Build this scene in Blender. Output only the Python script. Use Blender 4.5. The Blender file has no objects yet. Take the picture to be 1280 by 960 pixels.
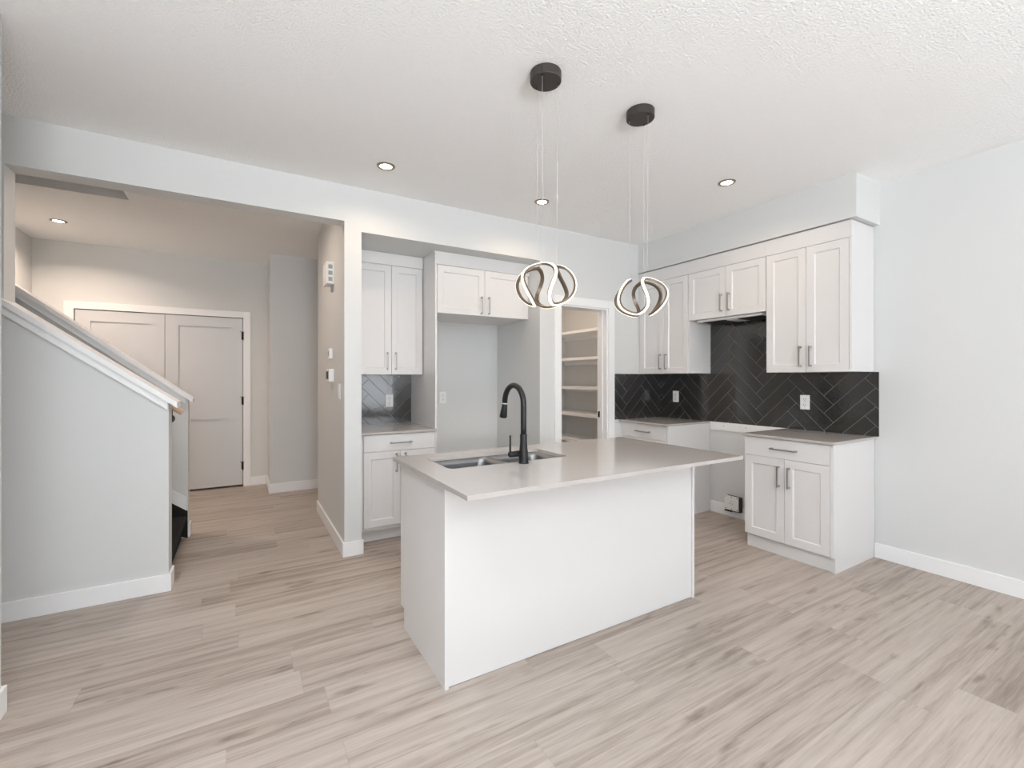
import bpy, bmesh, math, random
from mathutils import Vector, Matrix
random.seed(7)
PI = math.pi
S = bpy.context.scene
COL = S.collection

# ------------------------------------------------------------------ camera
TH = 0.5358
cd = bpy.data.cameras.new('camera'); cam = bpy.data.objects.new('camera', cd); COL.objects.link(cam)
cam.location = (0, 0, 1.3546); cam.rotation_euler = (PI/2, 0, -TH)
cd.sensor_fit = 'HORIZONTAL'; cd.sensor_width = 36.0; cd.lens = 568.2*36/1280
cd.shift_y = -7.27/1280; cd.clip_start = 0.02; cd.clip_end = 100
S.camera = cam

# ------------------------------------------------------------------ world, lamps, exposure
S.view_settings.view_transform = 'Standard'; S.view_settings.look = 'None'
S.view_settings.gamma = 1.0; S.view_settings.use_curve_mapping = False
S.view_settings.exposure = 0.02
S.cycles.use_denoising = True
S.cycles.max_bounces = 14; S.cycles.diffuse_bounces = 10; S.cycles.glossy_bounces = 6
S.cycles.sample_clamp_indirect = 8.0
W = bpy.data.worlds.new('world'); S.world = W; W.use_nodes = True
W.node_tree.nodes['Background'].inputs[0].default_value = (0.82, 0.91, 1.0, 1)
W.node_tree.nodes['Background'].inputs[1].default_value = 0.4

def area(name, loc, rot, sx, sy, power, color, shape='RECTANGLE', spread=PI):
    l = bpy.data.lights.new(name, 'AREA'); l.shape = shape; l.size = sx
    if shape == 'RECTANGLE': l.size_y = sy
    l.energy = power; l.color = color; l.spread = spread
    o = bpy.data.objects.new(name, l); COL.objects.link(o)
    o.location = loc; o.rotation_euler = rot
    return o
DAY = (0.96, 1.0, 1.05)
WARM = (1.0, 0.76, 0.54)
HALLC = (1.0, 0.79, 0.64)
up = math.radians(135)
# daylight through the patio door, then two added fill lamps turned up out of view
area('patio_daylight', (2.93, -2.96, 1.10), (math.radians(112), 0, 0), 1.1, 2.1, 33, DAY)
area('window_daylight', (0.15, -2.9, 1.50), (math.radians(163), 0, 0), 1.4, 1.3, 285, DAY)  # added uplight, fills the room by bounce off the ceiling
area('side_window_daylight', (-0.80, -1.5, 1.55), (up, 0, -PI/2), 2.0, 1.3, 8, DAY)  # added fill to brighten the left side
# added bare fill lamps above the camera, out of view
for x in (-0.45, 0.4):
    for y in (0.4, 1.4):
        area('dining_lamp', (x, y, 2.80), (0, 0, 0), 0.1, 0.1, 6.4, (0.90, 1.0, 1.10), 'DISK', math.radians(150))
POT_W, HALL_W, PANTRY_W = 3.4, 18.0, 12.0
area('hall_lamp', (-0.1, 4.12, 2.80), (0, 0, 0), 0.1, 0.1, 10.0, HALLC, 'DISK', math.radians(170))  # added bare lamp hidden behind the header, evens out the hall
area('pantry_lamp', (3.0, 4.5, 2.79), (0, 0, 0), 0.12, 0.12, PANTRY_W, HALLC, 'DISK')

# ------------------------------------------------------------------ materials
def mat(name, base=(0.8, 0.8, 0.8), rough=0.5, metal=0.0, bump=0.0, bscale=80, var=0.0, vscale=3.0,
        emit=None, estr=0.0, spec=0.5, coat=0.0, stretch=None):
    m = bpy.data.materials.new(name); m.use_nodes = True
    nt = m.node_tree; b = nt.nodes['Principled BSDF']
    b.inputs['Base Color'].default_value = (*base, 1); b.inputs['Roughness'].default_value = rough
    b.inputs['Metallic'].default_value = metal; b.inputs['Specular IOR Level'].default_value = spec
    b.inputs['Coat Weight'].default_value = coat
    tc = nt.nodes.new('ShaderNodeTexCoord'); src = tc.outputs['Object']
    if stretch:
        mp = nt.nodes.new('ShaderNodeMapping'); mp.inputs['Scale'].default_value = stretch
        nt.links.new(src, mp.inputs[0]); src = mp.outputs[0]
    if var:
        n = nt.nodes.new('ShaderNodeTexNoise'); n.inputs['Scale'].default_value = vscale; n.inputs['Detail'].default_value = 5
        nt.links.new(src, n.inputs['Vector'])
        mx = nt.nodes.new('ShaderNodeMix'); mx.data_type = 'RGBA'
        mx.inputs['A'].default_value = (*[c*(1-var) for c in base], 1)
        mx.inputs['B'].default_value = (*[min(1, c*(1+var)) for c in base], 1)
        nt.links.new(n.outputs['Fac'], mx.inputs['Factor']); nt.links.new(mx.outputs['Result'], b.inputs['Base Color'])
    if bump:
        n = nt.nodes.new('ShaderNodeTexNoise'); n.inputs['Scale'].default_value = bscale; n.inputs['Detail'].default_value = 4
        nt.links.new(src, n.inputs['Vector'])
        bp = nt.nodes.new('ShaderNodeBump'); bp.inputs['Strength'].default_value = bump; bp.inputs['Distance'].default_value = 0.01
        nt.links.new(n.outputs['Fac'], bp.inputs['Height']); nt.links.new(bp.outputs['Normal'], b.inputs['Normal'])
    if emit:
        b.inputs['Emission Color'].default_value = (*emit, 1); b.inputs['Emission Strength'].default_value = estr
    return m

M = {}
M['wall'] = mat('wall_paint', (0.66, 0.668, 0.662), 0.75, bump=0.04, bscale=260, var=0.008)
M['ceiling'] = mat('ceiling_texture', (0.93, 0.93, 0.925), 0.9, bump=0.6, bscale=100)
M['trim'] = mat('trim_paint', (0.84, 0.845, 0.85), 0.4, var=0.006)
M['cab'] = mat('cabinet_lacquer', (0.715, 0.705, 0.70), 0.32, var=0.005)
M['door'] = mat('door_paint', (0.61, 0.62, 0.635), 0.42, var=0.006)
M['quartz'] = mat('grey_quartz', (0.45, 0.415, 0.39), 0.11, var=0.02, vscale=140)
M['steel'] = mat('brushed_steel', (0.28, 0.28, 0.28), 0.36, 1.0, bump=0.03, bscale=60, stretch=(1, 14, 14))
M['nickel'] = mat('satin_nickel', (0.42, 0.41, 0.40), 0.33, 1.0, var=0.02)
M['black'] = mat('matte_black_metal', (0.012, 0.012, 0.013), 0.38, 0.3, var=0.05)
M['bronze'] = mat('dark_bronze', (0.055, 0.047, 0.042), 0.42, 0.35, var=0.05)
M['brown'] = mat('brown_metal', (0.16, 0.12, 0.085), 0.4, 0.4, var=0.05)
M['tile'] = mat('charcoal_tile', (0.024, 0.0225, 0.0215), 0.13, spec=1.0, bump=0.05, bscale=30, var=0.08, vscale=6)
M['grout'] = mat('grey_grout', (0.185, 0.18, 0.175), 0.9, bump=0.1, bscale=300)
M['plate'] = mat('white_plastic', (0.82, 0.82, 0.81), 0.3, var=0.005)
M['dark'] = mat('dark_plastic', (0.03, 0.03, 0.03), 0.5, var=0.05)
M['slot'] = mat('socket_grey', (0.35, 0.35, 0.35), 0.5, var=0.05)
M['carpet'] = mat('black_carpet', (0.012, 0.012, 0.013), 0.95, bump=0.8, bscale=400, var=0.3, vscale=200)
M['oak'] = mat('pale_oak', (0.62, 0.44, 0.32), 0.45, var=0.1, vscale=20, stretch=(1, 8, 8))
M['cable'] = mat('clear_cable', (0.62, 0.62, 0.61), 0.35, var=0.02)
M['led'] = mat('led_strip', (0.9, 0.85, 0.75), 0.4, emit=(1.0, 0.88, 0.68), estr=1.5, var=0.01)
M['lens'] = mat('lamp_lens', (0.9, 0.88, 0.82), 0.4, emit=(1.0, 0.88, 0.68), estr=14.0, var=0.01)
M['potring'] = mat('pot_trim', (0.30, 0.25, 0.19), 0.35, 0.6, var=0.03)
M['glassy'] = mat('window_frame', (0.8, 0.8, 0.8), 0.4, var=0.01)

def floor_mat():
    m = bpy.data.materials.new('vinyl_plank_floor'); m.use_nodes = True
    nt = m.node_tree; N = nt.nodes; L = nt.links; b = N['Principled BSDF']
    def math_(op, a, bb=None, c=None):
        n = N.new('ShaderNodeMath'); n.operation = op
        for i, v in enumerate((a, bb, c)):
            if v is None: continue
            if isinstance(v, (int, float)): n.inputs[i].default_value = v
            else: L.new(v, n.inputs[i])
        return n.outputs[0]
    tc = N.new('ShaderNodeTexCoord'); sp = N.new('ShaderNodeSeparateXYZ'); L.new(tc.outputs['Object'], sp.inputs[0])
    x, y = sp.outputs[0], sp.outputs[1]
    PW, PL = 0.178, 1.22
    row = math_('FLOOR', math_('DIVIDE', y, PW))
    wn = N.new('ShaderNodeTexWhiteNoise'); wn.noise_dimensions = '1D'; L.new(row, wn.inputs['W'])
    xs = math_('ADD', math_('DIVIDE', x, PL), math_('MULTIPLY', wn.outputs['Value'], 7.3))
    colm = math_('FLOOR', xs)
    cv = N.new('ShaderNodeCombineXYZ'); L.new(row, cv.inputs[0]); L.new(colm, cv.inputs[1])
    wn2 = N.new('ShaderNodeTexWhiteNoise'); wn2.noise_dimensions = '2D'; L.new(cv.outputs[0], wn2.inputs['Vector'])
    rnd = wn2.outputs['Value']
    # per-plank shifted grain coordinates
    cv2 = N.new('ShaderNodeCombineXYZ')
    L.new(math_('ADD', math_('MULTIPLY', x, 0.5), math_('MULTIPLY', rnd, 37.0)), cv2.inputs[0])
    L.new(math_('ADD', math_('MULTIPLY', y, 11.0), math_('MULTIPLY', rnd, 91.0)), cv2.inputs[1])
    g = N.new('ShaderNodeTexNoise'); g.inputs['Scale'].default_value = 2.1; g.inputs['Detail'].default_value = 8; g.inputs['Roughness'].default_value = 0.62
    g.inputs['Distortion'].default_value = 0.35; L.new(cv2.outputs[0], g.inputs['Vector'])
    cv3 = N.new('ShaderNodeCombineXYZ')
    L.new(math_('ADD', math_('MULTIPLY', x, 3.0), math_('MULTIPLY', rnd, 17.0)), cv3.inputs[0])
    L.new(math_('ADD', math_('MULTIPLY', y, 60.0), math_('MULTIPLY', rnd, 51.0)), cv3.inputs[1])
    f = N.new('ShaderNodeTexNoise'); f.inputs['Scale'].default_value = 2.0; f.inputs['Detail'].default_value = 4
    L.new(cv3.outputs[0], f.inputs['Vector'])
    # knots
    cv4 = N.new('ShaderNodeCombineXYZ')
    L.new(math_('ADD', math_('MULTIPLY', x, 1.0), math_('MULTIPLY', rnd, 11.0)), cv4.inputs[0])
    L.new(math_('ADD', math_('MULTIPLY', y, 3.2), math_('MULTIPLY', rnd, 23.0)), cv4.inputs[1])
    k = N.new('ShaderNodeTexNoise'); k.inputs['Scale'].default_value = 3.2; k.inputs['Detail'].default_value = 3
    L.new(cv4.outputs[0], k.inputs['Vector'])
    kr = N.new('ShaderNodeMapRange'); kr.inputs['From Min'].default_value = 0.62; kr.inputs['From Max'].default_value = 0.80
    L.new(k.outputs['Fac'], kr.inputs['Value'])
    cv5 = N.new('ShaderNodeCombineXYZ')
    L.new(math_('ADD', math_('MULTIPLY', x, 2.2), math_('MULTIPLY', rnd, 71.0)), cv5.inputs[0])
    L.new(math_('ADD', math_('MULTIPLY', y, 7.0), math_('MULTIPLY', rnd, 29.0)), cv5.inputs[1])
    k2 = N.new('ShaderNodeTexNoise'); k2.inputs['Scale'].default_value = 3.0; k2.inputs['Detail'].default_value = 5; k2.inputs['Roughness'].default_value = 0.7
    L.new(cv5.outputs[0], k2.inputs['Vector'])
    kr2 = N.new('ShaderNodeMapRange'); kr2.inputs['From Min'].default_value = 0.68; kr2.inputs['From Max'].default_value = 0.80
    L.new(k2.outputs['Fac'], kr2.inputs['Value'])
    v = math_('ADD', math_('MULTIPLY', g.outputs['Fac'], 1.0), math_('MULTIPLY', f.outputs['Fac'], 0.34))
    v = math_('ADD', v, math_('MULTIPLY', math_('SUBTRACT', rnd, 0.5), 0.18))
    v = math_('SUBTRACT', v, math_('MULTIPLY', kr.outputs[0], 0.34))
    v = math_('SUBTRACT', v, math_('MULTIPLY', kr2.outputs[0], 0.42))
    cr = N.new('ShaderNodeValToRGB'); L.new(v, cr.inputs[0])
    e = cr.color_ramp.elements
    e[0].position = 0.30; e[0].color = (0.165, 0.131, 0.108, 1)
    e[1].position = 0.88; e[1].color = (0.485, 0.425, 0.378, 1)
    a = e.new(0.50); a.color = (0.30, 0.246, 0.207, 1)
    a = e.new(0.66); a.color = (0.405, 0.345, 0.298, 1)
    # seams
    fy = math_('FRACT', math_('DIVIDE', y, PW)); fx = math_('FRACT', xs)
    sy = math_('LESS_THAN', math_('MINIMUM', fy, math_('SUBTRACT', 1.0, fy)), 0.006)
    sx = math_('LESS_THAN', math_('MINIMUM', fx, math_('SUBTRACT', 1.0, fx)), 0.001)
    seam = math_('MAXIMUM', sy, sx)
    mx = N.new('ShaderNodeMix'); mx.data_type = 'RGBA'; L.new(math_('MULTIPLY', seam, 0.2), mx.inputs['Factor'])
    L.new(cr.outputs[0], mx.inputs['A']); mx.inputs['B'].default_value = (0.14, 0.11, 0.09, 1)
    L.new(mx.outputs['Result'], b.inputs['Base Color'])
    b.inputs['Roughness'].default_value = 0.42; b.inputs['Specular IOR Level'].default_value = 0.35
    bp = N.new('ShaderNodeBump'); bp.inputs['Strength'].default_value = 0.12; bp.inputs['Distance'].default_value = 0.003
    L.new(math_('SUBTRACT', f.outputs['Fac'], seam), bp.inputs['Height']); L.new(bp.outputs[0], b.inputs['Normal'])
    return m
M['floor'] = floor_mat()

# ------------------------------------------------------------------ helpers
def new(): return bmesh.new()
def box(bm, x0, x1, y0, y1, z0, z1, bev=0.0, mi=0):
    x0, x1 = min(x0, x1), max(x0, x1); y0, y1 = min(y0, y1), max(y0, y1); z0, z1 = min(z0, z1), max(z0, z1)
    vs = [bm.verts.new((x, y, z)) for z in (z0, z1) for x, y in ((x0, y0), (x1, y0), (x1, y1), (x0, y1))]
    fs = [bm.faces.new([vs[i] for i in q]) for q in ((3, 2, 1, 0), (4, 5, 6, 7), (0, 1, 5, 4), (1, 2, 6, 5), (2, 3, 7, 6), (3, 0, 4, 7))]
    for f in fs: f.material_index = mi
    if bev:
        es = list({e for f in fs for e in f.edges})
        bmesh.ops.bevel(bm, geom=es, offset=bev, segments=2, affect='EDGES', profile=0.5, material=-1)
    return vs
def prism(bm, poly, axis, a, b, mi=0):
    """poly: 2D points; axis 'y': poly is (x,z); axis 'z': (x,y); axis 'x': (y,z); extruded from a to b"""
    def P(p, t):
        return {'y': (p[0], t, p[1]), 'z': (p[0], p[1], t), 'x': (t, p[0], p[1])}[axis]
    A = [bm.verts.new(P(p, a)) for p in poly]; B = [bm.verts.new(P(p, b)) for p in poly]
    fs = [bm.faces.new(A), bm.faces.new(B[::-1])]
    n = len(poly)
    for i in range(n):
        j = (i+1) % n; fs.append(bm.faces.new((A[i], B[i], B[j], A[j])))
    for f in fs: f.material_index = mi
    bmesh.ops.recalc_face_normals(bm, faces=fs)
    return fs
def tube(bm, pts, r, seg=12, mi=0, caps=True):
    """a round tube along a list of points; r a number or one radius per point"""
    pts = [Vector(p) for p in pts]; n = len(pts)
    rs = r if isinstance(r, (list, tuple)) else [r]*n
    t0 = (pts[1]-pts[0]).normalized()
    up = Vector((0, 0, 1)) if abs(t0.z) < 0.9 else Vector((1, 0, 0))
    u = t0.cross(up).normalized()
    rings = []
    for i in range(n):
        t = (pts[min(i+1, n-1)]-pts[max(i-1, 0)])
        t = t.normalized() if t.length > 1e-9 else t0
        u = (u - t*u.dot(t)).normalized(); w = t.cross(u)
        rings.append([bm.verts.new(pts[i]+(u*math.cos(2*PI*k/seg)+w*math.sin(2*PI*k/seg))*rs[i]) for k in range(seg)])
    fs = []
    for i in range(n-1):
        for k in range(seg):
            f = bm.faces.new((rings[i][k], rings[i][(k+1) % seg], rings[i+1][(k+1) % seg], rings[i+1][k])); f.smooth = True; fs.append(f)
    if caps:
        fs.append(bm.faces.new(rings[0][::-1])); fs.append(bm.faces.new(rings[-1]))
    for f in fs: f.material_index = mi
    bmesh.ops.recalc_face_normals(bm, faces=fs)
def lathe(bm, prof, cx, cy, seg=40, mi=0):
    """profile of (r, z) turned about the vertical through cx, cy"""
    tube(bm, [(cx, cy, z) for r, z in prof], [max(r, 1e-4) for r, z in prof], seg, mi)
def lathe2(bm, prof, cx, cy, seg=40, mi=0, smooth=True):
    rings = [[bm.verts.new((cx+max(r, 1e-4)*math.cos(2*PI*k/seg), cy+max(r, 1e-4)*math.sin(2*PI*k/seg), z)) for k in range(seg)] for r, z in prof]
    fs = []
    for i in range(len(prof)-1):
        for k in range(seg):
            f = bm.faces.new((rings[i][k], rings[i][(k+1) % seg], rings[i+1][(k+1) % seg], rings[i+1][k])); f.smooth = smooth; fs.append(f)
    fs.append(bm.faces.new(rings[0][::-1])); fs.append(bm.faces.new(rings[-1]))
    for f in fs: f.material_index = mi
    bmesh.ops.recalc_face_normals(bm, faces=fs)
def empty(name, label, cat, loc, rz=0, group=None):
    o = bpy.data.objects.new(name, None); COL.objects.link(o); o.empty_display_size = 0.05
    o.location = loc; o.rotation_euler = (0, 0, rz); o['label'] = label; o['category'] = cat
    if group: o['group'] = group
    return o
def obj(name, bm, mats, parent=None, world=False, label=None):
    """link a bmesh as ONE mesh object; world=True: the shape was laid out in room coordinates"""
    if world and parent is not None:
        p = parent; off = Vector((0, 0, 0))
        while p is not None: off += Vector(p.location); p = p.parent
        bmesh.ops.translate(bm, verts=bm.verts, vec=-off)
    me = bpy.data.meshes.new(name); bm.normal_update(); bm.to_mesh(me); bm.free()
    for m in (mats if isinstance(mats, (list, tuple)) else [mats]): me.materials.append(m)
    o = bpy.data.objects.new(name, me); COL.objects.link(o)
    if parent is not None: o.parent = parent
    if label: o['label'] = label
    return o
def tag(o, label, cat, group=None, kind=None):
    o['label'] = label; o['category'] = cat
    if group: o['group'] = group
    if kind: o['kind'] = kind
    return o
def single(name, bm, mats, label, cat, group=None):
    """a thing that is one mesh: origin at the middle of its base"""
    bm.verts.ensure_lookup_table()
    xs = [v.co.x for v in bm.verts]; ys = [v.co.y for v in bm.verts]; zs = [v.co.z for v in bm.verts]
    c = Vector(((min(xs)+max(xs))/2, (min(ys)+max(ys))/2, min(zs)))
    bmesh.ops.translate(bm, verts=bm.verts, vec=-c)
    o = obj(name, bm, mats); o.location = c
    return tag(o, label, cat, group)
def struct(name, bm, m, label, cat):
    return tag(obj(name, bm, m), label, cat, kind='structure')
def dup(root, loc, label, rz=None):
    r = root.copy(); COL.objects.link(r); r.location = loc; r['label'] = label
    if rz is not None: r.rotation_euler = (0, 0, rz)
    for ch in list(root.children):
        c = ch.copy(); COL.objects.link(c); c.parent = r
        for g in ch.children:
            d = g.copy(); COL.objects.link(d); d.parent = c
    return r

# ------------------------------------------------------------------ dimensions
A = 3.609; H = 2.8205; R = 4.129; AB = 3.755
BB = 0.11; BT = 0.014       # baseboard height, thickness

# ------------------------------------------------------------------ structure
bm = new(); box(bm, -2.5, 4.27, -3.2, 7.4, -0.1, 0.0)
struct('floor', bm, M['floor'], 'light greige wood plank floor running through kitchen and hall', 'floor')

bm = new()
box(bm, -2.5, 4.27, -3.2, AB, H, H+0.3)
box(bm, -0.80, 4.27, AB, 7.4, H, H+0.3)
box(bm, -2.5, -0.80, 4.83, 7.4, H, H+0.3)
struct('ceiling', bm, M['ceiling'], 'white knockdown textured ceiling with recessed lights', 'ceiling')

bm = new()                                     # storey above the stair opening
box(bm, -2.5, -0.8, 3.65, AB, H+0.3, 5.2); box(bm, -2.5, -0.8, 4.83, 4.93, H+0.3, 5.2)
box(bm, -0.8, -0.7, 3.65, 4.93, H+0.3, 5.2); box(bm, -2.6, -2.5, 3.65, 4.93, H, 5.2); box(bm, -2.6, -0.7, 3.65, 4.93, 5.2, 5.3)
struct('wall_upstairs', bm, M['wall'], 'grey walls inside the stair opening above the hall', 'wall')

bm = new()
box(bm, -2.4, -1.137, A, AB, 0, H)
box(bm, -1.137, 0.666, A, AB, 2.547, H)
box(bm, 0.666, 0.792, A, 5.0, 0, H)
box(bm, 0.792, 2.453, A, 4.456, 2.483, H)
box(bm, 0.792, 2.553, 4.456, 4.6, 0, H)
box(bm, 2.453, 2.702, A, AB, 0, H)
box(bm, 2.453, 2.553, AB, 4.456, 0, H)
box(bm, 2.453, 2.553, 4.6, 5.4, 0, H)
box(bm, 2.702, 3.32, A, AB, 2.085, H)
box(bm, 3.32, R, A, AB, 0, H)
struct('wall_back', bm, M['wall'], 'pale grey back wall with hall opening, cabinet niche and pantry doorway', 'wall')

bm = new(); box(bm, R, R+0.14, -3.2, 5.5, 0, H)
struct('wall_right', bm, M['wall'], 'pale grey right wall behind the stove gap and cabinets', 'wall')

bm = new()
box(bm, -0.98, -0.835, -3.0, -2.5, 0, H); box(bm, -0.98, -0.835, -2.5, -0.5, 0, 0.9); box(bm, -0.98, -0.835, -2.5, -0.5, 2.2, H); box(bm, -0.98, -0.835, -0.5, 2.625, 0, H); box(bm, -2.4, -0.98, 2.48, 2.625, 0, H); box(bm, -2.5, -2.4, 2.48, 4.95, 0, H)
struct('wall_left', bm, M['wall'], 'pale grey wall at the far left edge of the view', 'wall')

bm = new()                                     # wall behind the camera with its glazed openings
for x0, x1, z0, z1 in ((-0.98, -0.55, 0, H), (-0.55, 0.85, 0, 0.85), (-0.55, 0.85, 2.15, H), (0.85, 1.45, 0, H), (1.45, 3.45, 2.15, H), (3.45, 4.129, 0, H)):
    box(bm, x0, x1, -3.2, -3.0, z0, z1)
struct('wall_front', bm, M['wall'], 'pale grey wall opposite the kitchen with window and patio door', 'wall')
for i, (x0, x1, z0, z1) in enumerate(((-0.55, 0.85, 0.85, 2.15), (1.45, 3.45, 0.0, 2.15)), 1):
    bm = new(); t = 0.06
    box(bm, x0, x0+t, -3.15, -3.05, z0, z1); box(bm, x1-t, x1, -3.15, -3.05, z0, z1)
    box(bm, x0+t, x1-t, -3.15, -3.05, z0, z0+t); box(bm, x0+t, x1-t, -3.15, -3.05, z1-t, z1)
    xm = (x0+x1)/2; box(bm, xm-0.04, xm+0.04, -3.15, -3.05, z0+t, z1-t)
    struct('window_%d' % i, bm, M['glassy'], ('white framed window opposite the kitchen', 'white framed sliding patio door opposite the kitchen')[i-1], 'window')

bm = new()
for x0, x1, z0 in ((-2.0, -1.56, 0), (-1.56, 0.012, 2.11), (0.012, 0.283, 0)):
    box(bm, x0, x1, 6.63, 6.75, z0, H)
box(bm, -2.0, -1.885, 4.85, 6.63, 0, H)
box(bm, 0.283, 1.7, 6.05, 6.75, 0, H)
box(bm, 1.6, 1.7, 4.6, 6.05, 0, H)
box(bm, -2.0, 0.3, 7.3, 7.4, 0, H); box(bm, -2.0, -1.9, 6.75, 7.3, 0, H); box(bm, 0.2, 0.3, 6.75, 7.3, 0, H)
struct('wall_hall', bm, M['wall'], 'grey walls of the hall around the closet doors', 'wall')
bm = new(); box(bm, 2.453, R, 5.4, 5.5, 0, H)
struct('wall_pantry', bm, M['wall'], 'grey end wall inside the pantry', 'wall')

bm = new(); box(bm, 3.757, R, 1.530, A, 2.509, H)
struct('ceiling_beam', bm, M['wall'], 'grey dropped bulkhead above the right wall cabinets', 'bulkhead')

# half walls of the stair
SL = 0.757
def zf(x): return 1.201 + SL*(-0.356-x)         # top of the front cap
SL2 = 0.80
def zb(x): return 1.195 + SL2*(-0.375-x)        # top of the far cap
bm = new(); prism(bm, [(-1.137, 0), (-0.402, 0), (-0.402, zf(-0.402)-0.036), (-1.137, zf(-1.137)-0.036)], 'y', A, AB)
struct('wall_stair', bm, M['wall'], 'pale grey sloping half wall in front of the stairs', 'half wall')
bm = new(); prism(bm, [(-2.4, 0), (-0.395, 0), (-0.395, zb(-0.395)-0.036), (-2.4, min(H, zb(-2.4)-0.036))], 'y', 4.73, 4.85)
struct('wall_stair_far', bm, M['wall'], 'pale grey sloping half wall on the hall side of the stairs', 'half wall')
def cap(x0, x1, zt, y0, y1, apron_y, ylo):
    b = new()
    prism(b, [(x0, zt(x0)-0.036), (x1, zt(x1)-0.036), (x1, zt(x1)), (x0, zt(x0))], 'y', y0, y1)
    for (ya, yb) in apron_y:
        prism(b, [(x0, zt(x0)-0.086), (x1-0.05, zt(x1-0.05)-0.086), (x1-0.05, zt(x1-0.05)-0.037), (x0, zt(x0)-0.037)], 'y', ya, yb)
    return b
struct('trim_1', cap(-1.36, -0.356, zf, A-0.035, AB+0.03, [(A-0.018, A)], 0), M['trim'], 'white sloping cap on the front stair half wall', 'trim')
struct('trim_2', cap(-1.86, -0.362, zb, 4.70, 4.88, [(4.712, 4.73)], 0), M['trim'], 'white sloping cap on the far stair half wall', 'trim')
bm = new(); x0, x1 = -1.9, -0.407
sk = lambda x: 0.235 + SL*(-0.407-x)
prism(bm, [(x0, sk(x0)), (x1, sk(x1)), (x1, sk(x1)+0.11), (x0, sk(x0)+0.11)], 'y', 4.718, 4.73)
struct('trim_3', bm, M['trim'], 'white sloping skirting along the far side of the stairs', 'trim')

# pantry doorway casing
t1 = empty('trim_4', 'white casing around the pantry doorway', 'door casing', (3.0, A, 0)); t1['kind'] = 'structure'
bm = new()
box(bm, 2.62, 2.702, A-0.016, A, 0, 2.167, 0.002); box(bm, 3.32, 3.402, A-0.016, A, 0, 2.167, 0.002)
box(bm, 2.702, 3.32, A-0.016, A, 2.085, 2.167, 0.002)
obj('casing_board', bm, M['trim'], t1, True)
bm = new(); box(bm, 3.303, 3.32, A, AB, 0, 2.085); box(bm, 2.702, 2.712, A, AB, 0, 2.085); box(bm, 2.712, 3.303, A, AB, 2.070, 2.085)
box(bm, 3.292, 3.303, 3.665, 3.70, 0, 2.07)
obj('jamb_board', bm, M['trim'], t1, True)
bm = new(); box(bm, 3.300, 3.3025, 3.715, 3.742, 0.935, 1.0); box(bm, 3.297, 3.300, 3.725, 3.735, 0.955, 0.98)
obj('strike_plate', bm, M['black'], t1, True, label='black strike plate')

# closet casing and doors
bm = new(); y0 = 6.615
box(bm, -1.64, -1.56, y0, 6.63, 0, 2.185, 0.002); box(bm, 0.012, 0.092, y0, 6.63, 0, 2.185, 0.002); box(bm, -1.56, 0.012, y0, 6.63, 2.108, 2.185, 0.002)
struct('trim_5', bm, M['trim'], 'white casing around the closet double doors', 'door casing')
def leaf(x0, x1, z0, z1, y, t, panels, rail):
    b = new(); box(b, x0, x1, y+0.014, y+t, z0, z1)
    zs = [z0] + [z for p in panels for z in p] + [z1]
    box(b, x0, x0+rail, y, y+0.014, z0, z1); box(b, x1-rail, x1, y, y+0.014, z0, z1)
    for i in range(0, len(zs), 2): box(b, x0+rail, x1-rail, y, y+0.014, zs[i], zs[i+1])
    return b
PAN = [(0.29, 0.857), (0.965, 1.98)]
for i, (x0, x1) in enumerate(((-1.553, -0.778), (-0.773, 0.006)), 1):
    d = empty('door_%d' % i, ('white two panel closet door half hidden behind the stair wall', 'white two panel closet door with three black hinges')[i-1], 'door', ((x0+x1)/2, 6.64, 0)); d['kind'] = 'structure'
    obj('door_leaf', leaf(x0, x1, 0.022, 2.102, 6.632, 0.035, PAN, 0.125), M['door'], d, True)
    if i == 2:
        for z in (1.884, 1.071, 0.258):
            bm = new(); tube(bm, [(0.009, 6.618, z-0.05), (0.009, 6.618, z+0.05)], 0.009, 10)
            box(bm, -0.008, 0.009, 6.628, 6.632, z-0.045, z+0.045); box(bm, -0.02, 0.035, 6.615, 6.62, z+0.047, z+0.053)
            obj('hinge', bm, M['black'], d, True, label='black hinge')

# baseboards
def bbs(name, boxes, label):
    b = new()
    for q in boxes: box(b, q[0], q[1], q[2], q[3], 0, BB, 0.003)
    return struct(name, b, M['trim'], label, 'baseboard')
bbs('baseboard_back', [(0.652, 0.806, A-BT, A), (0.652, 0.666, A, 5.0), (2.453, 2.62, A-BT, A)], 'white baseboard around the column between hall and kitchen')
bbs('baseboard_right', [(R-BT, R, -3.0, 1.558), (R-BT, R, 2.206, 2.962)], 'white baseboard along the right wall')
bbs('baseboard_left', [(-0.835, -0.821, -3.0, 2.639), (-0.98, -0.835, 2.625, 2.639)], 'white baseboard end at the left edge of the view')
bbs('baseboard_stair', [(-2.4, -0.388, A-BT, A), (-0.402, -0.388, A, AB)], 'white baseboard along the front stair half wall')
bbs('baseboard_stair_far', [(-0.395, -0.381, 4.738, 4.864), (-1.885, -0.381, 4.85, 4.864)], 'white baseboard at the end of the far stair half wall')
bbs('baseboard_hall', [(0.269, 1.6, 6.036, 6.05), (0.269, 0.283, 6.05, 6.616), (0.092, 0.283, 6.616, 6.63), (-1.885, -1.871, 4.864, 6.616), (-1.885, -1.64, 6.616, 6.63)], 'white baseboard along the hall walls')

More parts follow.
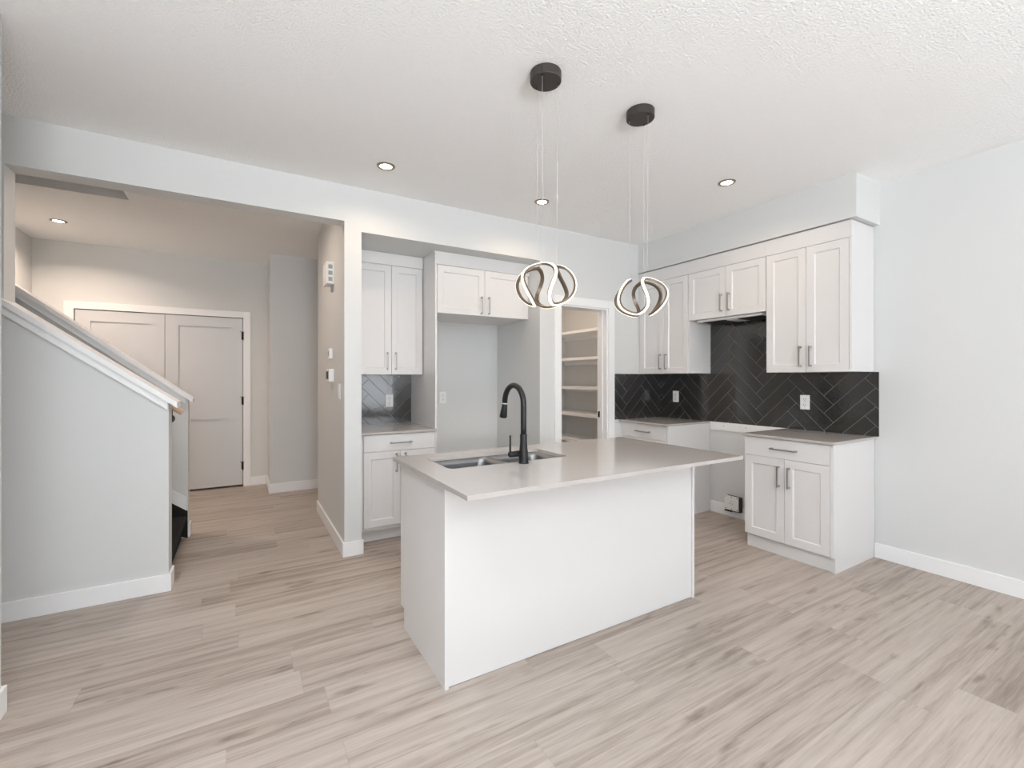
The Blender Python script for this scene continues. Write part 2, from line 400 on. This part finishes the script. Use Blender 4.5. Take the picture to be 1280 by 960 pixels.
bm = new(); t = 0.06  # added window frame, unseen, put in for the side fill lamp
box(bm, -0.95, -0.89, -2.5, -2.5+t, 0.9, 2.2); box(bm, -0.95, -0.89, -0.5-t, -0.5, 0.9, 2.2)
box(bm, -0.95, -0.89, -2.5+t, -0.5-t, 0.9, 0.9+t); box(bm, -0.95, -0.89, -2.5+t, -0.5-t, 2.2-t, 2.2); box(bm, -0.95, -0.89, -1.53, -1.47, 0.9+t, 2.2-t)
struct('window_3', bm, M['glassy'], 'white framed window in the left wall beside the dining end', 'window')
# ------------------------------------------------------------------ stairs
st = empty('staircase', 'black carpeted stairs rising behind the sloping half wall', 'stairs', (-0.43, 4.24, 0))
for k in range(7):
    xn = -0.405 - 0.25*k; z1 = 0.19*(k+1); z0 = z1-0.19
    bm = new()
    prism(bm, [(xn-0.035, z0), (xn-0.03, z1-0.05), (xn, z1-0.035), (xn+0.004, z1-0.012), (xn-0.008, z1), (xn-0.31, z1), (xn-0.31, z0)], 'y', AB+0.003, 4.715)
    obj('step', bm, M['carpet'], st, True)
bm = new(); x0, x1 = -1.9, -0.398
prism(bm, [(x0, sk(x0)-0.001), (x0, 0.6), (x1, 0.0), (x1, sk(x1)-0.001)], 'y', 4.7165, 4.7295)
obj('carpet_stringer', bm, M['carpet'], st, True)  # thin black panel on the far half wall, below the skirting
hr = empty('handrail', 'pale oak handrail end showing past the front stair half wall', 'handrail', (-0.39, 3.83, 1.0))
bm = new()
hz = lambda x: 1.135 + SL*(-0.372-x)
tube(bm, [(-1.9, 3.83, hz(-1.9)), (-0.40, 3.83, hz(-0.40)), (-0.35, 3.83, 1.118)], 0.021, 16)
obj('rail', bm, M['oak'], hr, True)
bm = new(); tube(bm, [(-0.412, 3.83, hz(-0.412)-0.018), (-0.412, 3.83, hz(-0.412)-0.055), (-0.412, 3.80, hz(-0.412)-0.075), (-0.412, AB+0.004, hz(-0.412)-0.08)], 0.007, 8)
tube(bm, [(-0.412, AB+0.001, hz(-0.412)-0.08), (-0.412, AB+0.007, hz(-0.412)-0.08)], 0.028, 16)
obj('bracket', bm, M['black'], hr, True, label='black wall bracket')

# ------------------------------------------------------------------ cabinets (local frame: x along the front, y depth from the door faces, z up)
def shaker(x0, x1, z0, z1, rail=0.058, t=0.02, rec=0.008, ch=0.007):
    b = new(); e = 0.0015
    def ring(x0, x1, z0, z1, y): return [b.verts.new(p) for p in ((x0, y, z0), (x1, y, z0), (x1, y, z1), (x0, y, z1))]
    rs = [ring(x0, x1, z0, z1, t), ring(x0, x1, z0, z1, e), ring(x0+e, x1-e, z0+e, z1-e, 0),
          ring(x0+rail, x1-rail, z0+rail, z1-rail, 0), ring(x0+rail+ch, x1-rail-ch, z0+rail+ch, z1-rail-ch, rec)]
    for a, c in zip(rs, rs[1:]):
        for i in range(4): b.faces.new((a[i], a[(i+1) % 4], c[(i+1) % 4], c[i]))
    b.faces.new(rs[0][::-1]); b.faces.new(rs[-1])
    bmesh.ops.recalc_face_normals(b, faces=b.faces)
    return b
def pull(cx, cz, length, vertical):
    b = new(); h = length/2; s = 0.0048; d = 0.032
    if vertical:
        box(b, cx-s, cx+s, -d-s, -d+s, cz-h, cz+h, 0.0012)
        for q in (cz-h+0.008, cz+h-0.008): box(b, cx-s-0.001, cx+s+0.001, -d, 0.0, q-0.007, q+0.007, 0.001)
    else:
        box(b, cx-h, cx+h, -d-s, -d+s, cz-s, cz+s, 0.0012)
        for q in (cx-h+0.008, cx+h-0.008): box(b, q-0.007, q+0.007, -d, 0.0, cz-s-0.001, cz+s+0.001, 0.001)
    return b
def cab_doors(root, splits, z0, z1, hz0, hz1, gap=0.003, hoff=0.036):
    n = len(splits)-1
    for i in range(n):
        x0, x1 = splits[i]+gap/2, splits[i+1]-gap/2
        d = obj('door', shaker(x0, x1, z0, z1), M['cab'], root)
        hx = x1-hoff if i == 0 else x0+hoff
        obj('handle', pull(hx, (hz0+hz1)/2, hz1-hz0, True), M['nickel'], d, label='satin nickel bar handle')
def base_cab(label, loc, rz, w, depth, splits, drawer, toe, zbot, ztop=0.889, left=None, right=None, dz=0.742, hz=(0.53, 0.69), lfill=None, wire=0.19):
    r = empty('base_cabinet', label, 'cabinet', loc, rz)
    b = new(); box(b, (left or 0.0), w-(right or 0.0), 0.021, depth, 0.105, 0.893)
    if lfill: box(b, lfill[0], lfill[1], 0.004, 0.021, 0.105, 0.893)
    obj('carcass', b, M['cab'], r)
    b = new(); box(b, (left or 0.0), w-(right or 0.0), toe, toe+0.018, 0.0, 0.105); obj('toe_kick', b, M['cab'], r)
    for flag, xa in ((left, 0.0), (right, w-(right or 0))):
        if flag:
            b = new(); prism(b, [(0.002, zbot-0.004), (toe-0.012, zbot-0.004), (toe-0.012, 0.0), (depth, 0.0), (depth, 0.893), (0.002, 0.893)], 'x', xa, xa+flag)
            obj('side_panel', b, M['cab'], r)
    b = new(); box(b, drawer[0]+0.0015, drawer[1]-0.0015, 0.0, 0.02, dz+0.003, ztop, 0.0015)
    d = obj('drawer_front', b, M['cab'], r)
    obj('handle', pull((drawer[0]+drawer[1])/2, (dz+ztop)/2, wire, False), M['nickel'], d, label='satin nickel bar handle')
    cab_doors(r, splits, zbot, dz, hz[0], hz[1])
    return r
def upper_cab(name, label, loc, rz, w, depth, splits, z0, z1, ztop, hz, lfill=0.0, rfill=0.0, cx0=0.0):
    r = empty(name, label, 'cabinet', loc, rz)
    b = new(); box(b, cx0, w, 0.021, depth, z0+0.002, ztop)
    if lfill: box(b, 0, lfill, 0.003, 0.021, z0+0.002, z1)
    if rfill: box(b, w-rfill, w, 0.003, 0.021, z0+0.002, z1)
    obj('carcass', b, M['cab'], r)
    b = new(); box(b, 0, w, 0.001, 0.021, z1+0.003, ztop, 0.001); obj('frieze', b, M['cab'], r)
    cab_doors(r, splits, z0, z1, hz[0], hz[1])
    return r

# niche between column and fridge space
base_cab('white base cabinet in the niche beside the column', (0.80, 3.765, 0), 0, 0.658, 0.68, [0.042, 0.346, 0.652], (0.042, 0.652), 0.088, 0.135, ztop=0.888, dz=0.748, hz=(0.575, 0.73), lfill=(0.0, 0.035), wire=0.185)
upper_cab('wall_cabinet', 'white two door wall cabinet above the niche counter', (0.80, 4.09, 0), 0, 0.658, 0.362, [0.02, 0.362, 0.655], 1.388, 2.372, 2.481, (1.43, 1.588))
fr = upper_cab('fridge_cabinet', 'white cabinet over the empty fridge space', (1.462, 3.79, 0), 0, 0.988, 0.660, [0.02, 0.492, 0.965], 1.935, 2.362, 2.481, (1.95, 2.112), cx0=0.0185)
b = new(); prism(b, [(0.0, 0.0), (0.664, 0.0), (0.664, 2.481), (0.0215, 2.481), (0.0215, 2.362), (0.0, 2.362)], 'x', 0.0, 0.018); obj('side_panel', b, M['cab'], fr)
b = new(); box(b, 0.018, 0.988, 0.646, 0.659, 1.922, 1.9365); obj('nailing_rail', b, M['cab'], fr)

# right wall
RZ = -PI/2
base_cab('white base cabinet in the corner beyond the stove gap', (3.50, 3.605, 0), RZ, 0.634, 0.625, [0.028, 0.318, 0.612], (0.028, 0.612), 0.04, 0.112, right=0.018, lfill=(0.0, 0.026), wire=0.18)
base_cab('white base cabinet at the near end of the right wall', (3.50, 2.204, 0), RZ, 0.643, 0.625, [0.0, 0.313, 0.622], (0.0, 0.622), 0.04, 0.112, right=0.02, wire=0.19)
upper_cab('wall_cabinet', 'white tall wall cabinet in the corner left of the hood', (3.773, 3.605, 0), RZ, 0.642, 0.352, [0.018, 0.342, 0.640], 1.402, 2.374, 2.500, (1.445, 1.605), lfill=0.016)
upper_cab('hood_cabinet', 'white short wall cabinet above the stove gap', (3.773, 2.963, 0), RZ, 0.775, 0.352, [0.002, 0.405, 0.773], 1.917, 2.374, 2.500, (1.963, 2.125))
upper_cab('wall_cabinet', 'white tall wall cabinet at the near end of the right wall', (3.773, 2.188, 0), RZ, 0.622, 0.352, [0.002, 0.314, 0.606], 1.402, 2.374, 2.500, (1.443, 1.605), rfill=0.015)

# range hood let into the underside of the short cabinet
hd = empty('range_hood', 'slim range hood under the short cabinet above the stove gap', 'range hood', (3.96, 2.57, 1.89))
bm = new(); box(bm, 3.83, 4.10, 2.25, 2.90, 1.897, 1.917, 0.004); obj('body', bm, M['plate'], hd, True)
for y0, y1 in ((2.28, 2.50), (2.63, 2.86)):
    bm = new(); box(bm, 3.86, 4.07, y0, y1, 1.892, 1.8975, 0.001)
    for k in range(9): box(bm, 3.865+k*0.0225, 3.875+k*0.0225, y0+0.005, y1-0.005, 1.8895, 1.893)
    obj('filter', bm, M['dark'], hd, True, label='dark grease filter')
bm = new(); box(bm, 3.88, 4.03, 2.515, 2.615, 1.891, 1.8975, 0.001); obj('lamp_cover', bm, M['plate'], hd, True)

# ------------------------------------------------------------------ countertops
def slab(poly, z0, z1, hole=None, bev=0.0015):
    b = new()
    vo = [b.verts.new((x, y, z1)) for x, y in poly]
    es = [b.edges.new((vo[i], vo[(i+1) % len(vo)])) for i in range(len(vo))]
    if hole:
        vi = [b.verts.new((x, y, z1)) for x, y in hole]
        es += [b.edges.new((vi[i], vi[(i+1) % len(vi)])) for i in range(len(vi))]
    g = bmesh.ops.triangle_fill(b, edges=es, use_beauty=True, use_dissolve=False)
    fs = [f for f in g['geom'] if isinstance(f, bmesh.types.BMFace)]
    r = bmesh.ops.extrude_face_region(b, geom=fs)
    bmesh.ops.translate(b, verts=[v for v in r['geom'] if isinstance(v, bmesh.types.BMVert)], vec=(0, 0, z0-z1))
    bmesh.ops.recalc_face_normals(b, faces=b.faces)
    return b
def rrect(x0, x1, y0, y1, r, n=7):
    p = []
    for cx, cy, a in ((x1-r, y0+r, -PI/2), (x1-r, y1-r, 0), (x0+r, y1-r, PI/2), (x0+r, y0+r, PI)):
        for k in range(n): p.append((cx+r*math.cos(a+PI/2*k/(n-1)), cy+r*math.sin(a+PI/2*k/(n-1))))
    return p
CT0, CT1 = 0.8945, 0.914
b = new(); box(b, 0.793, 1.461, 3.738, 4.447, CT0, CT1, 0.0015)
single('countertop', b, M['quartz'], 'grey quartz countertop in the niche beside the column', 'countertop')
b = new(); box(b, 3.47, R-0.001, 2.965, A-0.001, CT0, CT1, 0.0015)
single('countertop', b, M['quartz'], 'grey quartz countertop in the corner beyond the stove gap', 'countertop')
b = new(); box(b, 3.475, R-0.001, 1.547, 2.206, CT0, CT1, 0.0015)
single('countertop', b, M['quartz'], 'grey quartz countertop at the near end of the right wall', 'countertop')
SX0, SX1, SY0, SY1 = 0.865, 1.585, 2.045, 2.385
b = slab([(0.724, 1.547), (2.443, 1.547), (2.443, 2.524), (0.724, 2.524)], CT0, CT1, rrect(SX0, SX1, SY0, SY1, 0.035))
single('countertop', b, M['quartz'], 'grey quartz island countertop with sink cut-out', 'countertop')

# ------------------------------------------------------------------ island
isl = empty('kitchen_island', 'white panelled kitchen island under the grey quartz top', 'kitchen island', (1.58, 2.15, 0))
IX0, IX1, IY0, IY1 = 0.755, 2.406, 1.842, 2.477
for x in (IX0, IX1-0.019):
    b = new(); prism(b, [(IY0, 0), (2.419, 0), (2.419, 0.105), (IY1, 0.105), (IY1, 0.893), (IY0, 0.893)], 'x', x, x+0.019)
    obj('end_panel', b, M['cab'], isl, True)
b = new(); box(b, IX0+0.0195, IX1-0.0195, IY0+0.009, IY0+0.025, 0.003, 0.893); obj('back_panel', b, M['cab'], isl, True)
b = new()                                   # carcass around the sink bowls
x0, x1 = IX0+0.0195, IX1-0.0195
box(b, x0, x1, IY0+0.0255, 2.44, 0.105, 0.125); box(b, x0, x1, 2.40, 2.44, 0.125, 0.66)
for xx in (1.60, 2.0): box(b, xx, xx+0.018, IY0+0.0255, 2.44, 0.125, 0.893)
box(b, 1.62, x1, IY0+0.0255, 2.44, 0.87, 0.893)
obj('carcass', b, M['cab'], isl, True)
b = new(); box(b, x0, x1, 2.40, 2.417, 0.0, 0.105); obj('toe_kick', b, M['cab'], isl, True)
xs = [x0+0.002, 1.19, 1.61, 2.0, x1-0.002]
for i in range(4):
    b = shaker(-xs[i+1]+0.0015, -xs[i]-0.0015, 0.11, 0.885)
    bmesh.ops.rotate(b, verts=b.verts, cent=(0, 0, 0), matrix=Matrix.Rotation(PI, 3, 'Z'))
    bmesh.ops.translate(b, verts=b.verts, vec=(0, 2.462, 0))
    d = obj('door', b, M['cab'], isl, True)
    hx = -xs[i] - 0.036 if i % 2 else -xs[i+1] + 0.036
    b = pull(hx, 0.75, 0.16, True)
    bmesh.ops.rotate(b, verts=b.verts, cent=(0, 0, 0), matrix=Matrix.Rotation(PI, 3, 'Z'))
    bmesh.ops.translate(b, verts=b.verts, vec=(0, 2.462, 0))
    obj('handle', b, M['nickel'], d, True, label='satin nickel bar handle')

# ------------------------------------------------------------------ sink
sk_ = empty('sink', 'stainless steel double bowl sink set into the island', 'sink', (1.225, 2.215, 0.69))
def bowl(x0, x1, y0, y1, z, depth):
    b = new(); rings = []
    for r, dz, ins in ((0.035, 0.0, -0.012), (0.035, 0.0, 0.0), (0.045, -0.03, 0.003), (0.06, -depth+0.04, 0.012), (0.06, -depth+0.012, 0.02), (0.05, -depth, 0.04), (0.04, -depth-0.004, 0.1)):
        rings.append([b.verts.new((px, py, z+dz)) for px, py in rrect(x0+ins, x1-ins, y0+ins, y1-ins, r)])
    n = len(rings[0])
    for a, c in zip(rings, rings[1:]):
        for i in range(n):
            f = b.faces.new((a[i], a[(i+1) % n], c[(i+1) % n], c[i])); f.smooth = True
    b.faces.new(rings[-1])
    bmesh.ops.recalc_face_normals(b, faces=b.faces)
    bmesh.ops.reverse_faces(b, faces=b.faces)
    return b
for x0, x1 in ((SX0+0.002, 1.222), (1.244, SX1-0.002)):
    bw = obj('bowl', bowl(x0, x1, SY0+0.002, SY1-0.002, CT0-0.001, 0.19), M['steel'], sk_, True)
    b = new(); cx = (x0+x1)/2; lathe2(b, [(0.002, 0.7015), (0.03, 0.7015), (0.036, 0.7045), (0.043, 0.7055), (0.045, 0.702)], cx, 2.215, 28)
    obj('drain', b, M['nickel'], bw, True)

# ------------------------------------------------------------------ faucet
fa = empty('faucet', 'matte black gooseneck kitchen faucet on the island', 'faucet', (1.254, 1.995, 0.914))
fx, fy = 1.254, 1.995
b = new(); lathe2(b, [(0.0275, 0.9145), (0.0275, 0.919), (0.024, 0.923), (0.0245, 0.935), (0.0235, 0.965), (0.0205, 1.0), (0.0185, 1.03), (0.0185, 1.063), (0.0165, 1.066)], fx, fy)
obj('body', b, M['black'], fa, True)
b = new(); pts = [(fx, fy, 1.06), (fx, fy, 1.10), (fx, fy, 1.16), (fx, fy, 1.205)]
for k in range(1, 21):
    a = PI - PI*k/20; pts.append((fx, fy+0.098+0.098*math.cos(a), 1.218+0.098*math.sin(a)))
tube(b, pts, 0.0150, 20); obj('spout', b, M['black'], fa, True)
b = new(); tube(b, [(fx, 2.191, 1.2175), (fx, 2.192, 1.2125)], 0.0152, 20); obj('collar_ring', b, M['cable'], fa, True, label='thin pale ring')
b = new(); tube(b, [(fx, 2.192, 1.2125), (fx, 2.193, 1.20), (fx, 2.203, 1.16), (fx, 2.208, 1.14), (fx, 2.209, 1.136)], [0.0145, 0.0155, 0.0195, 0.0215, 0.018], 20)
obj('spray_head', b, M['black'], fa, True)
b = new(); tube(b, [(fx-0.012, fy, 0.966), (fx-0.080, fy, 0.966), (fx-0.086, fy, 0.966)], [0.0155, 0.0155, 0.013], 18)
tube(b, [(fx-0.080, fy, 0.975), (fx-0.080, fy, 1.063)], 0.0048, 10)
obj('lever', b, M['black'], fa, True)

# ------------------------------------------------------------------ herringbone tile
def clip(poly, x0, x1, z0, z1):
    for ax, lim, sg in ((0, x0, 1), (0, x1, -1), (1, z0, 1), (1, z1, -1)):
        out = []
        for i in range(len(poly)):
            p, q = poly[i], poly[(i+1) % len(poly)]
            dp, dq = sg*(p[ax]-lim), sg*(q[ax]-lim)
            if dp >= 0: out.append(p)
            if dp*dq < 0:
                t = dp/(dp-dq); out.append((p[0]+t*(q[0]-p[0]), p[1]+t*(q[1]-p[1])))
        poly = out
        if len(poly) < 3: return []
    return poly
TW, TL = 0.1016, 0.4064
def herringbone(rects, os, oz, flip=False):
    """tiles in the wall's own plane coordinates (s to the right, z up), as polygons clipped to the rectangles"""
    out = []; g = 0.0021; c = math.sqrt(0.5)
    for i in range(-60, 60):
        for j in range(-12, 12):
            ax, az = i*TW + j*TL, i*TW - j*TL
            for x0, z0, x1, z1 in ((ax, az, ax+TL, az+TW), (ax+TL, az+TW-TL, ax+TL+TW, az+TW)):
                q = [(x0+g, z0+g), (x1-g, z0+g), (x1-g, z1-g), (x0+g, z1-g)]
                P = [((x-z)*c, (x+z)*c) for x, z in q]
                if flip: P = [(-s, z) for s, z in P][::-1]
                P = [(s+os, z+oz) for s, z in P]
                for r in rects:
                    k = clip(P, *r)
                    if k:
                        ar = abs(sum(k[n][0]*k[(n+1) % len(k)][1]-k[(n+1) % len(k)][0]*k[n][1] for n in range(len(k))))/2
                        if ar > 2e-5: out.append(k)
    return out
def backsplash(label, rects, os, oz, to3d, depth_dir, flip=False):
    b = new(); T0, T1 = 0.0062, 0.008
    for r in rects:                                   # grout bed
        lo = [to3d(s, z, 0.0005) for s, z in ((r[0], r[2]), (r[1], r[2]), (r[1], r[3]), (r[0], r[3]))]
        hi = [to3d(s, z, T0) for s, z in ((r[0], r[2]), (r[1], r[2]), (r[1], r[3]), (r[0], r[3]))]
        vl = [b.verts.new(p) for p in lo]; vh = [b.verts.new(p) for p in hi]
        fs = [b.faces.new(vl), b.faces.new(vh)] + [b.faces.new((vl[i], vl[(i+1) % 4], vh[(i+1) % 4], vh[i])) for i in range(4)]
        for f in fs: f.material_index = 1
        bmesh.ops.recalc_face_normals(b, faces=fs)
    for poly in herringbone(rects, os, oz, flip):
        vl = [b.verts.new(to3d(s, z, T0)) for s, z in poly]; vh = [b.verts.new(to3d(s, z, T1)) for s, z in poly]
        n = len(poly)
        fs = [b.faces.new(vh)] + [b.faces.new((vl[i], vl[(i+1) % n], vh[(i+1) % n], vh[i])) for i in range(n)]
        bmesh.ops.recalc_face_normals(b, faces=fs)
        if fs[0].normal.dot(Vector(depth_dir)) < 0: bmesh.ops.reverse_faces(b, faces=fs)
    return single('backsplash', b, [M['tile'], M['grout']], label, 'tile backsplash')
backsplash('black herringbone tile backsplash in the niche beside the column', [(0.793, 1.461, CT1, 1.389)], 0.756, 0.9156, lambda s, z, t: (s, 4.456-t, z), (0, -1, 0))
backsplash('black herringbone tile strip on the back wall beside the pantry doorway', [(3.403, R-0.0005, CT1, 1.401)], 3.586, 0.9216, lambda s, z, t: (s, A-t, z), (0, -1, 0))
# right wall: s = -Y
backsplash('large black herringbone tile backsplash around the hood on the right wall', [(-A+0.009, -1.533, CT1, 1.4015), (-2.962, -2.189, 1.4015, 1.9165)], -2.987, 1.138, lambda s, z, t: (R-t, -s, z), (-1, 0, 0))

b = new(); box(b, R-0.012, R-0.0005, 2.207, 2.964, 0.832, 0.913, 0.001)
for y in (2.35, 2.58, 2.81): tube(b, [(R-0.0125, y, 0.88), (R-0.0135, y, 0.88)], 0.005, 10, 1)
single('mounting_rail', b, [M['plate'], M['slot']], 'white wooden strip with screws under the tiles at the stove gap', 'rail')

# ------------------------------------------------------------------ outlets, switch and wall devices
def outlet(label, loc, rz, w=0.076, h=0.122, kind='outlet'):
    r = empty('wall_outlet' if kind == 'outlet' else 'light_switch', label, 'outlet' if kind == 'outlet' else 'light switch', loc, rz)
    b = new(); box(b, -w/2, w/2, -0.006, 0.0, -h/2, h/2, 0.002); obj('plate', b, M['plate'], r)
    if kind == 'outlet':
        for s in (-1, 1):
            b = new(); box(b, -0.017, 0.017, -0.009, -0.0062, s*0.024-0.016, s*0.024+0.016, 0.002)
            for dx in (-0.007, 0.007): box(b, dx-0.0014, dx+0.0014, -0.0094, -0.009, s*0.024-0.002, s*0.024+0.009, 0, 1)
            tube(b, [(0, -0.0090, s*0.024-0.009), (0, -0.0094, s*0.024-0.009)], 0.0026, 8, 1)
            obj('socket', b, [M['plate'], M['dark']], r)
    else:
        b = new(); box(b, -0.017, 0.017, -0.010, -0.0062, -0.034, 0.034, 0.002); obj('rocker', b, M['plate'], r)
    for z in ((0.0,) if kind == 'outlet' else (-0.048, 0.048)):
        b = new(); tube(b, [(0, -0.0060, z), (0, -0.0068, z)], 0.003, 8); obj('screw', b, M['slot'], r)
    return r
outlet('white double outlet on the black niche tiles', (1.24, 4.4478, 1.134), 0)
outlet('white outlet on the grey wall of the empty fridge space', (1.803, 4.4555, 1.152), 0)
outlet('white outlet on the black tiles near the corner counter', (R-0.0082, 3.393, 1.153), RZ)
outlet('white outlet on the black tiles above the near counter', (R-0.0082, 2.053, 1.150), RZ)
sw = outlet('white light switch low on the column side facing the hall', (0.6655, 3.80, 1.250), RZ, kind='switch')

ch = empty('door_chime', 'white door chime with three square openings high on the column side', 'door chime', (0.666, 4.14, 2.148))
b = new(); box(b, 0.604, 0.6655, 4.05, 4.23, 2.148, 2.329, 0.003); obj('body', b, M['plate'], ch, True)
for z in (2.186, 2.238, 2.290):
    b = new(); box(b, 0.620, 0.652, 4.0485, 4.051, z-0.017, z+0.017); obj('opening', b, M['slot'], ch, True, label='grey square opening')
b = new(); box(b, 0.650, 0.6655, 4.10, 4.11, 2.085, 2.1485); obj('wire_stub', b, M['slot'], ch, True)
th = empty('sensor', 'slim white sensor above the thermostat on the column side', 'sensor', (0.666, 4.25, 1.52))
b = new(); box(b, 0.640, 0.6655, 4.13, 4.21, 1.523, 1.610, 0.003); obj('body', b, M['plate'], th, True)
b = new(); box(b, 0.638, 0.6405, 4.145, 4.195, 1.548, 1.588); obj('face', b, M['slot'], th, True)
th = empty('thermostat', 'white thermostat with a dark screen on the column side', 'thermostat', (0.666, 4.25, 1.325))
b = new(); box(b, 0.624, 0.6655, 4.06, 4.18, 1.326, 1.433, 0.004); obj('body', b, M['plate'], th, True)
b = new(); box(b, 0.619, 0.6245, 4.075, 4.165, 1.348, 1.412); obj('screen', b, M['dark'], th, True, label='dark screen')

rb = empty('receptacle_box', 'white range power receptacle box low on the wall in the stove gap', 'receptacle', (R, 2.685, 0.07))
b = new(); box(b, R-0.060, R-0.0145, 2.612, 2.76, 0.068, 0.212, 0.003); obj('box', b, M['dark'], rb, True)
b = new(); box(b, R-0.064, R-0.0602, 2.622, 2.768, 0.078, 0.216, 0.001)
for y, z in ((2.635, 0.09), (2.755, 0.09), (2.635, 0.203), (2.755, 0.203), (2.695, 0.09), (2.695, 0.205)): tube(b, [(R-0.0642, y, z), (R-0.0655, y, z)], 0.005, 8, 1)
obj('cover_plate', b, [M['plate'], M['dark']], rb, True)
b = new(); tube(b, [(R-0.0642, 2.695, 0.147), (R-0.068, 2.695, 0.147)], 0.027, 20)
for k in range(3):
    a = PI/2+k*2*PI/3; y, z = 2.695+0.014*math.cos(a), 0.147+0.014*math.sin(a); tube(b, [(R-0.0681, y, z), (R-0.0688, y, z)], 0.004, 8, 1)
obj('socket', b, [M['plate'], M['dark']], rb, True)
b = new(); box(b, R-0.058, R-0.020, 2.70, 2.772, 0.058, 0.070)
obj('clamp', b, M['dark'], rb, True)

# ------------------------------------------------------------------ pantry shelves
for z, lab in ((1.961, 'highest white pantry shelf seen through the doorway'), (1.607, 'second white pantry shelf from the top'), (1.226, 'third white pantry shelf from the top'),
               (0.876, 'fourth white pantry shelf from the top, just above the island'), (0.530, 'lowest white pantry shelf, nearly hidden by the island top')):
    b = new(); box(b, 3.75, R-0.001, AB+0.002, 5.398, z-0.018, z+0.018, 0.002); box(b, R-0.02, R-0.001, AB+0.002, 5.398, z-0.065, z-0.0185)
    single('pantry_shelf', b, M['trim'], lab, 'shelf', 'shelves in the pantry')

# ------------------------------------------------------------------ recessed lights
def pot(label, x, y, watts, color=WARM):
    r = empty('recessed_light', label, 'recessed light', (x, y, H), 0, 'recessed ceiling lights')
    b = new(); seg = 40; prof = [(0.041, -0.0005), (0.041, -0.006), (0.052, -0.007), (0.061, -0.004), (0.062, -0.0005)]
    rings = [[b.verts.new((q*math.cos(2*PI*k/seg), q*math.sin(2*PI*k/seg), z)) for k in range(seg)] for q, z in prof]
    for a, c in zip(rings, rings[1:]):
        for k in range(seg): f = b.faces.new((a[k], a[(k+1) % seg], c[(k+1) % seg], c[k])); f.smooth = True
    bmesh.ops.recalc_face_normals(b, faces=b.faces)
    obj('trim_ring', b, M['potring'], r)
    b = new(); lathe2(b, [(0.001, -0.0005), (0.0405, -0.0005), (0.0405, -0.004), (0.001, -0.0045)], 0, 0); obj('lens', b, M['lens'], r, label='glowing lens')
    area('recessed_light_beam', (x, y, H-0.012), (0, 0, 0), 0.09, 0.09, watts, color, 'DISK', math.radians(150))
    return r
pot('recessed ceiling light in front of the cabinet niche', 0.855, 3.145, POT_W)
pot('recessed ceiling light seen between the pendants, before the fridge space', 2.141, 3.118, POT_W)
pot('recessed ceiling light beside the bulkhead of the right wall', 3.12, 2.105, POT_W)
pot('recessed ceiling light in the hall above the stairs', -1.471, 5.798, HALL_W, HALLC)

# ------------------------------------------------------------------ pendants
def pendant(label, x, y, angles, zc, rx=0.146, rzv=0.104, lat=68, over=19):
    r = empty('pendant_light', label, 'pendant light', (x, y, zc), 0, 'swirl pendants above the island')
    top = H - zc
    b = new(); lathe2(b, [(0.073, top-0.0005), (0.075, top-0.003), (0.075, top-0.042), (0.073, top-0.045), (0.002, top-0.0455)], 0, 0, 48, smooth=False)
    cn = obj('canopy', b, M['bronze'], r)
    A0 = math.radians(angles[0])-math.radians(30)
    def p(t):
        la = math.radians(lat)*math.sin(3*t); lo = A0 + t - math.radians(over)*math.sin(6*t)
        return Vector((rx*math.cos(la)*math.cos(lo), rx*math.cos(la)*math.sin(lo), rzv*math.sin(la)))
    N = 420; w = 0.0092
    fr, ls = new(), new(); rf, rl = [], []
    for i in range(N):
        t = 2*PI*i/N; q = p(t); T = (p(t+0.004)-p(t-0.004)).normalized()
        n = Vector((q.x/rx**2, q.y/rx**2, q.z/rzv**2)).normalized(); n = (n-T*n.dot(T)).normalized(); B = T.cross(n)
        rf.append([fr.verts.new(q+B*s*w+n*d) for s, d in ((-1, -0.008), (1, -0.008), (1, 0.002), (-1, 0.002))])
        rl.append([ls.verts.new(q+B*s*w*0.92+n*d) for s, d in ((-0.86, 0.0022), (0.86, 0.0022), (0.7, 0.0042), (-0.7, 0.0042))])
    for bm_, rr in ((fr, rf), (ls, rl)):
        for i in range(N):
            a, c = rr[i], rr[(i+1) % N]
            for k in range(4): bm_.faces.new((a[k], a[(k+1) % 4], c[(k+1) % 4], c[k]))
        bmesh.ops.recalc_face_normals(bm_, faces=bm_.faces)
    obj('ribbon_frame', fr, M['brown'], r, label='brown metal ribbon')
    obj('light_strip', ls, M['led'], r, label='glowing warm white strip')
    for a in angles:
        a = math.radians(a); rt = rx*math.cos(math.radians(lat))
        b = new(); tube(b, [(0.060*math.cos(a), 0.060*math.sin(a), top-0.045), (rt*math.cos(a), rt*math.sin(a), rzv*math.sin(math.radians(lat))+0.003)], 0.0007, 6)
        obj('cable', b, M['cable'], r, label='thin clear cable')
        b = new(); lathe2(b, [(0.005, top-0.0452), (0.005, top-0.051), (0.003, top-0.052)], 0.060*math.cos(a), 0.060*math.sin(a), 12); obj('cable_grip', b, M['black'], r)
    return r
pendant('swirling pendant light above the faucet, left of the pair', 1.253, 1.794, (220, 340, 100), 1.797)
pendant('swirling pendant light nearer the stove wall, right of the pair', 1.88, 1.786, (265, 25, 145), 1.797)
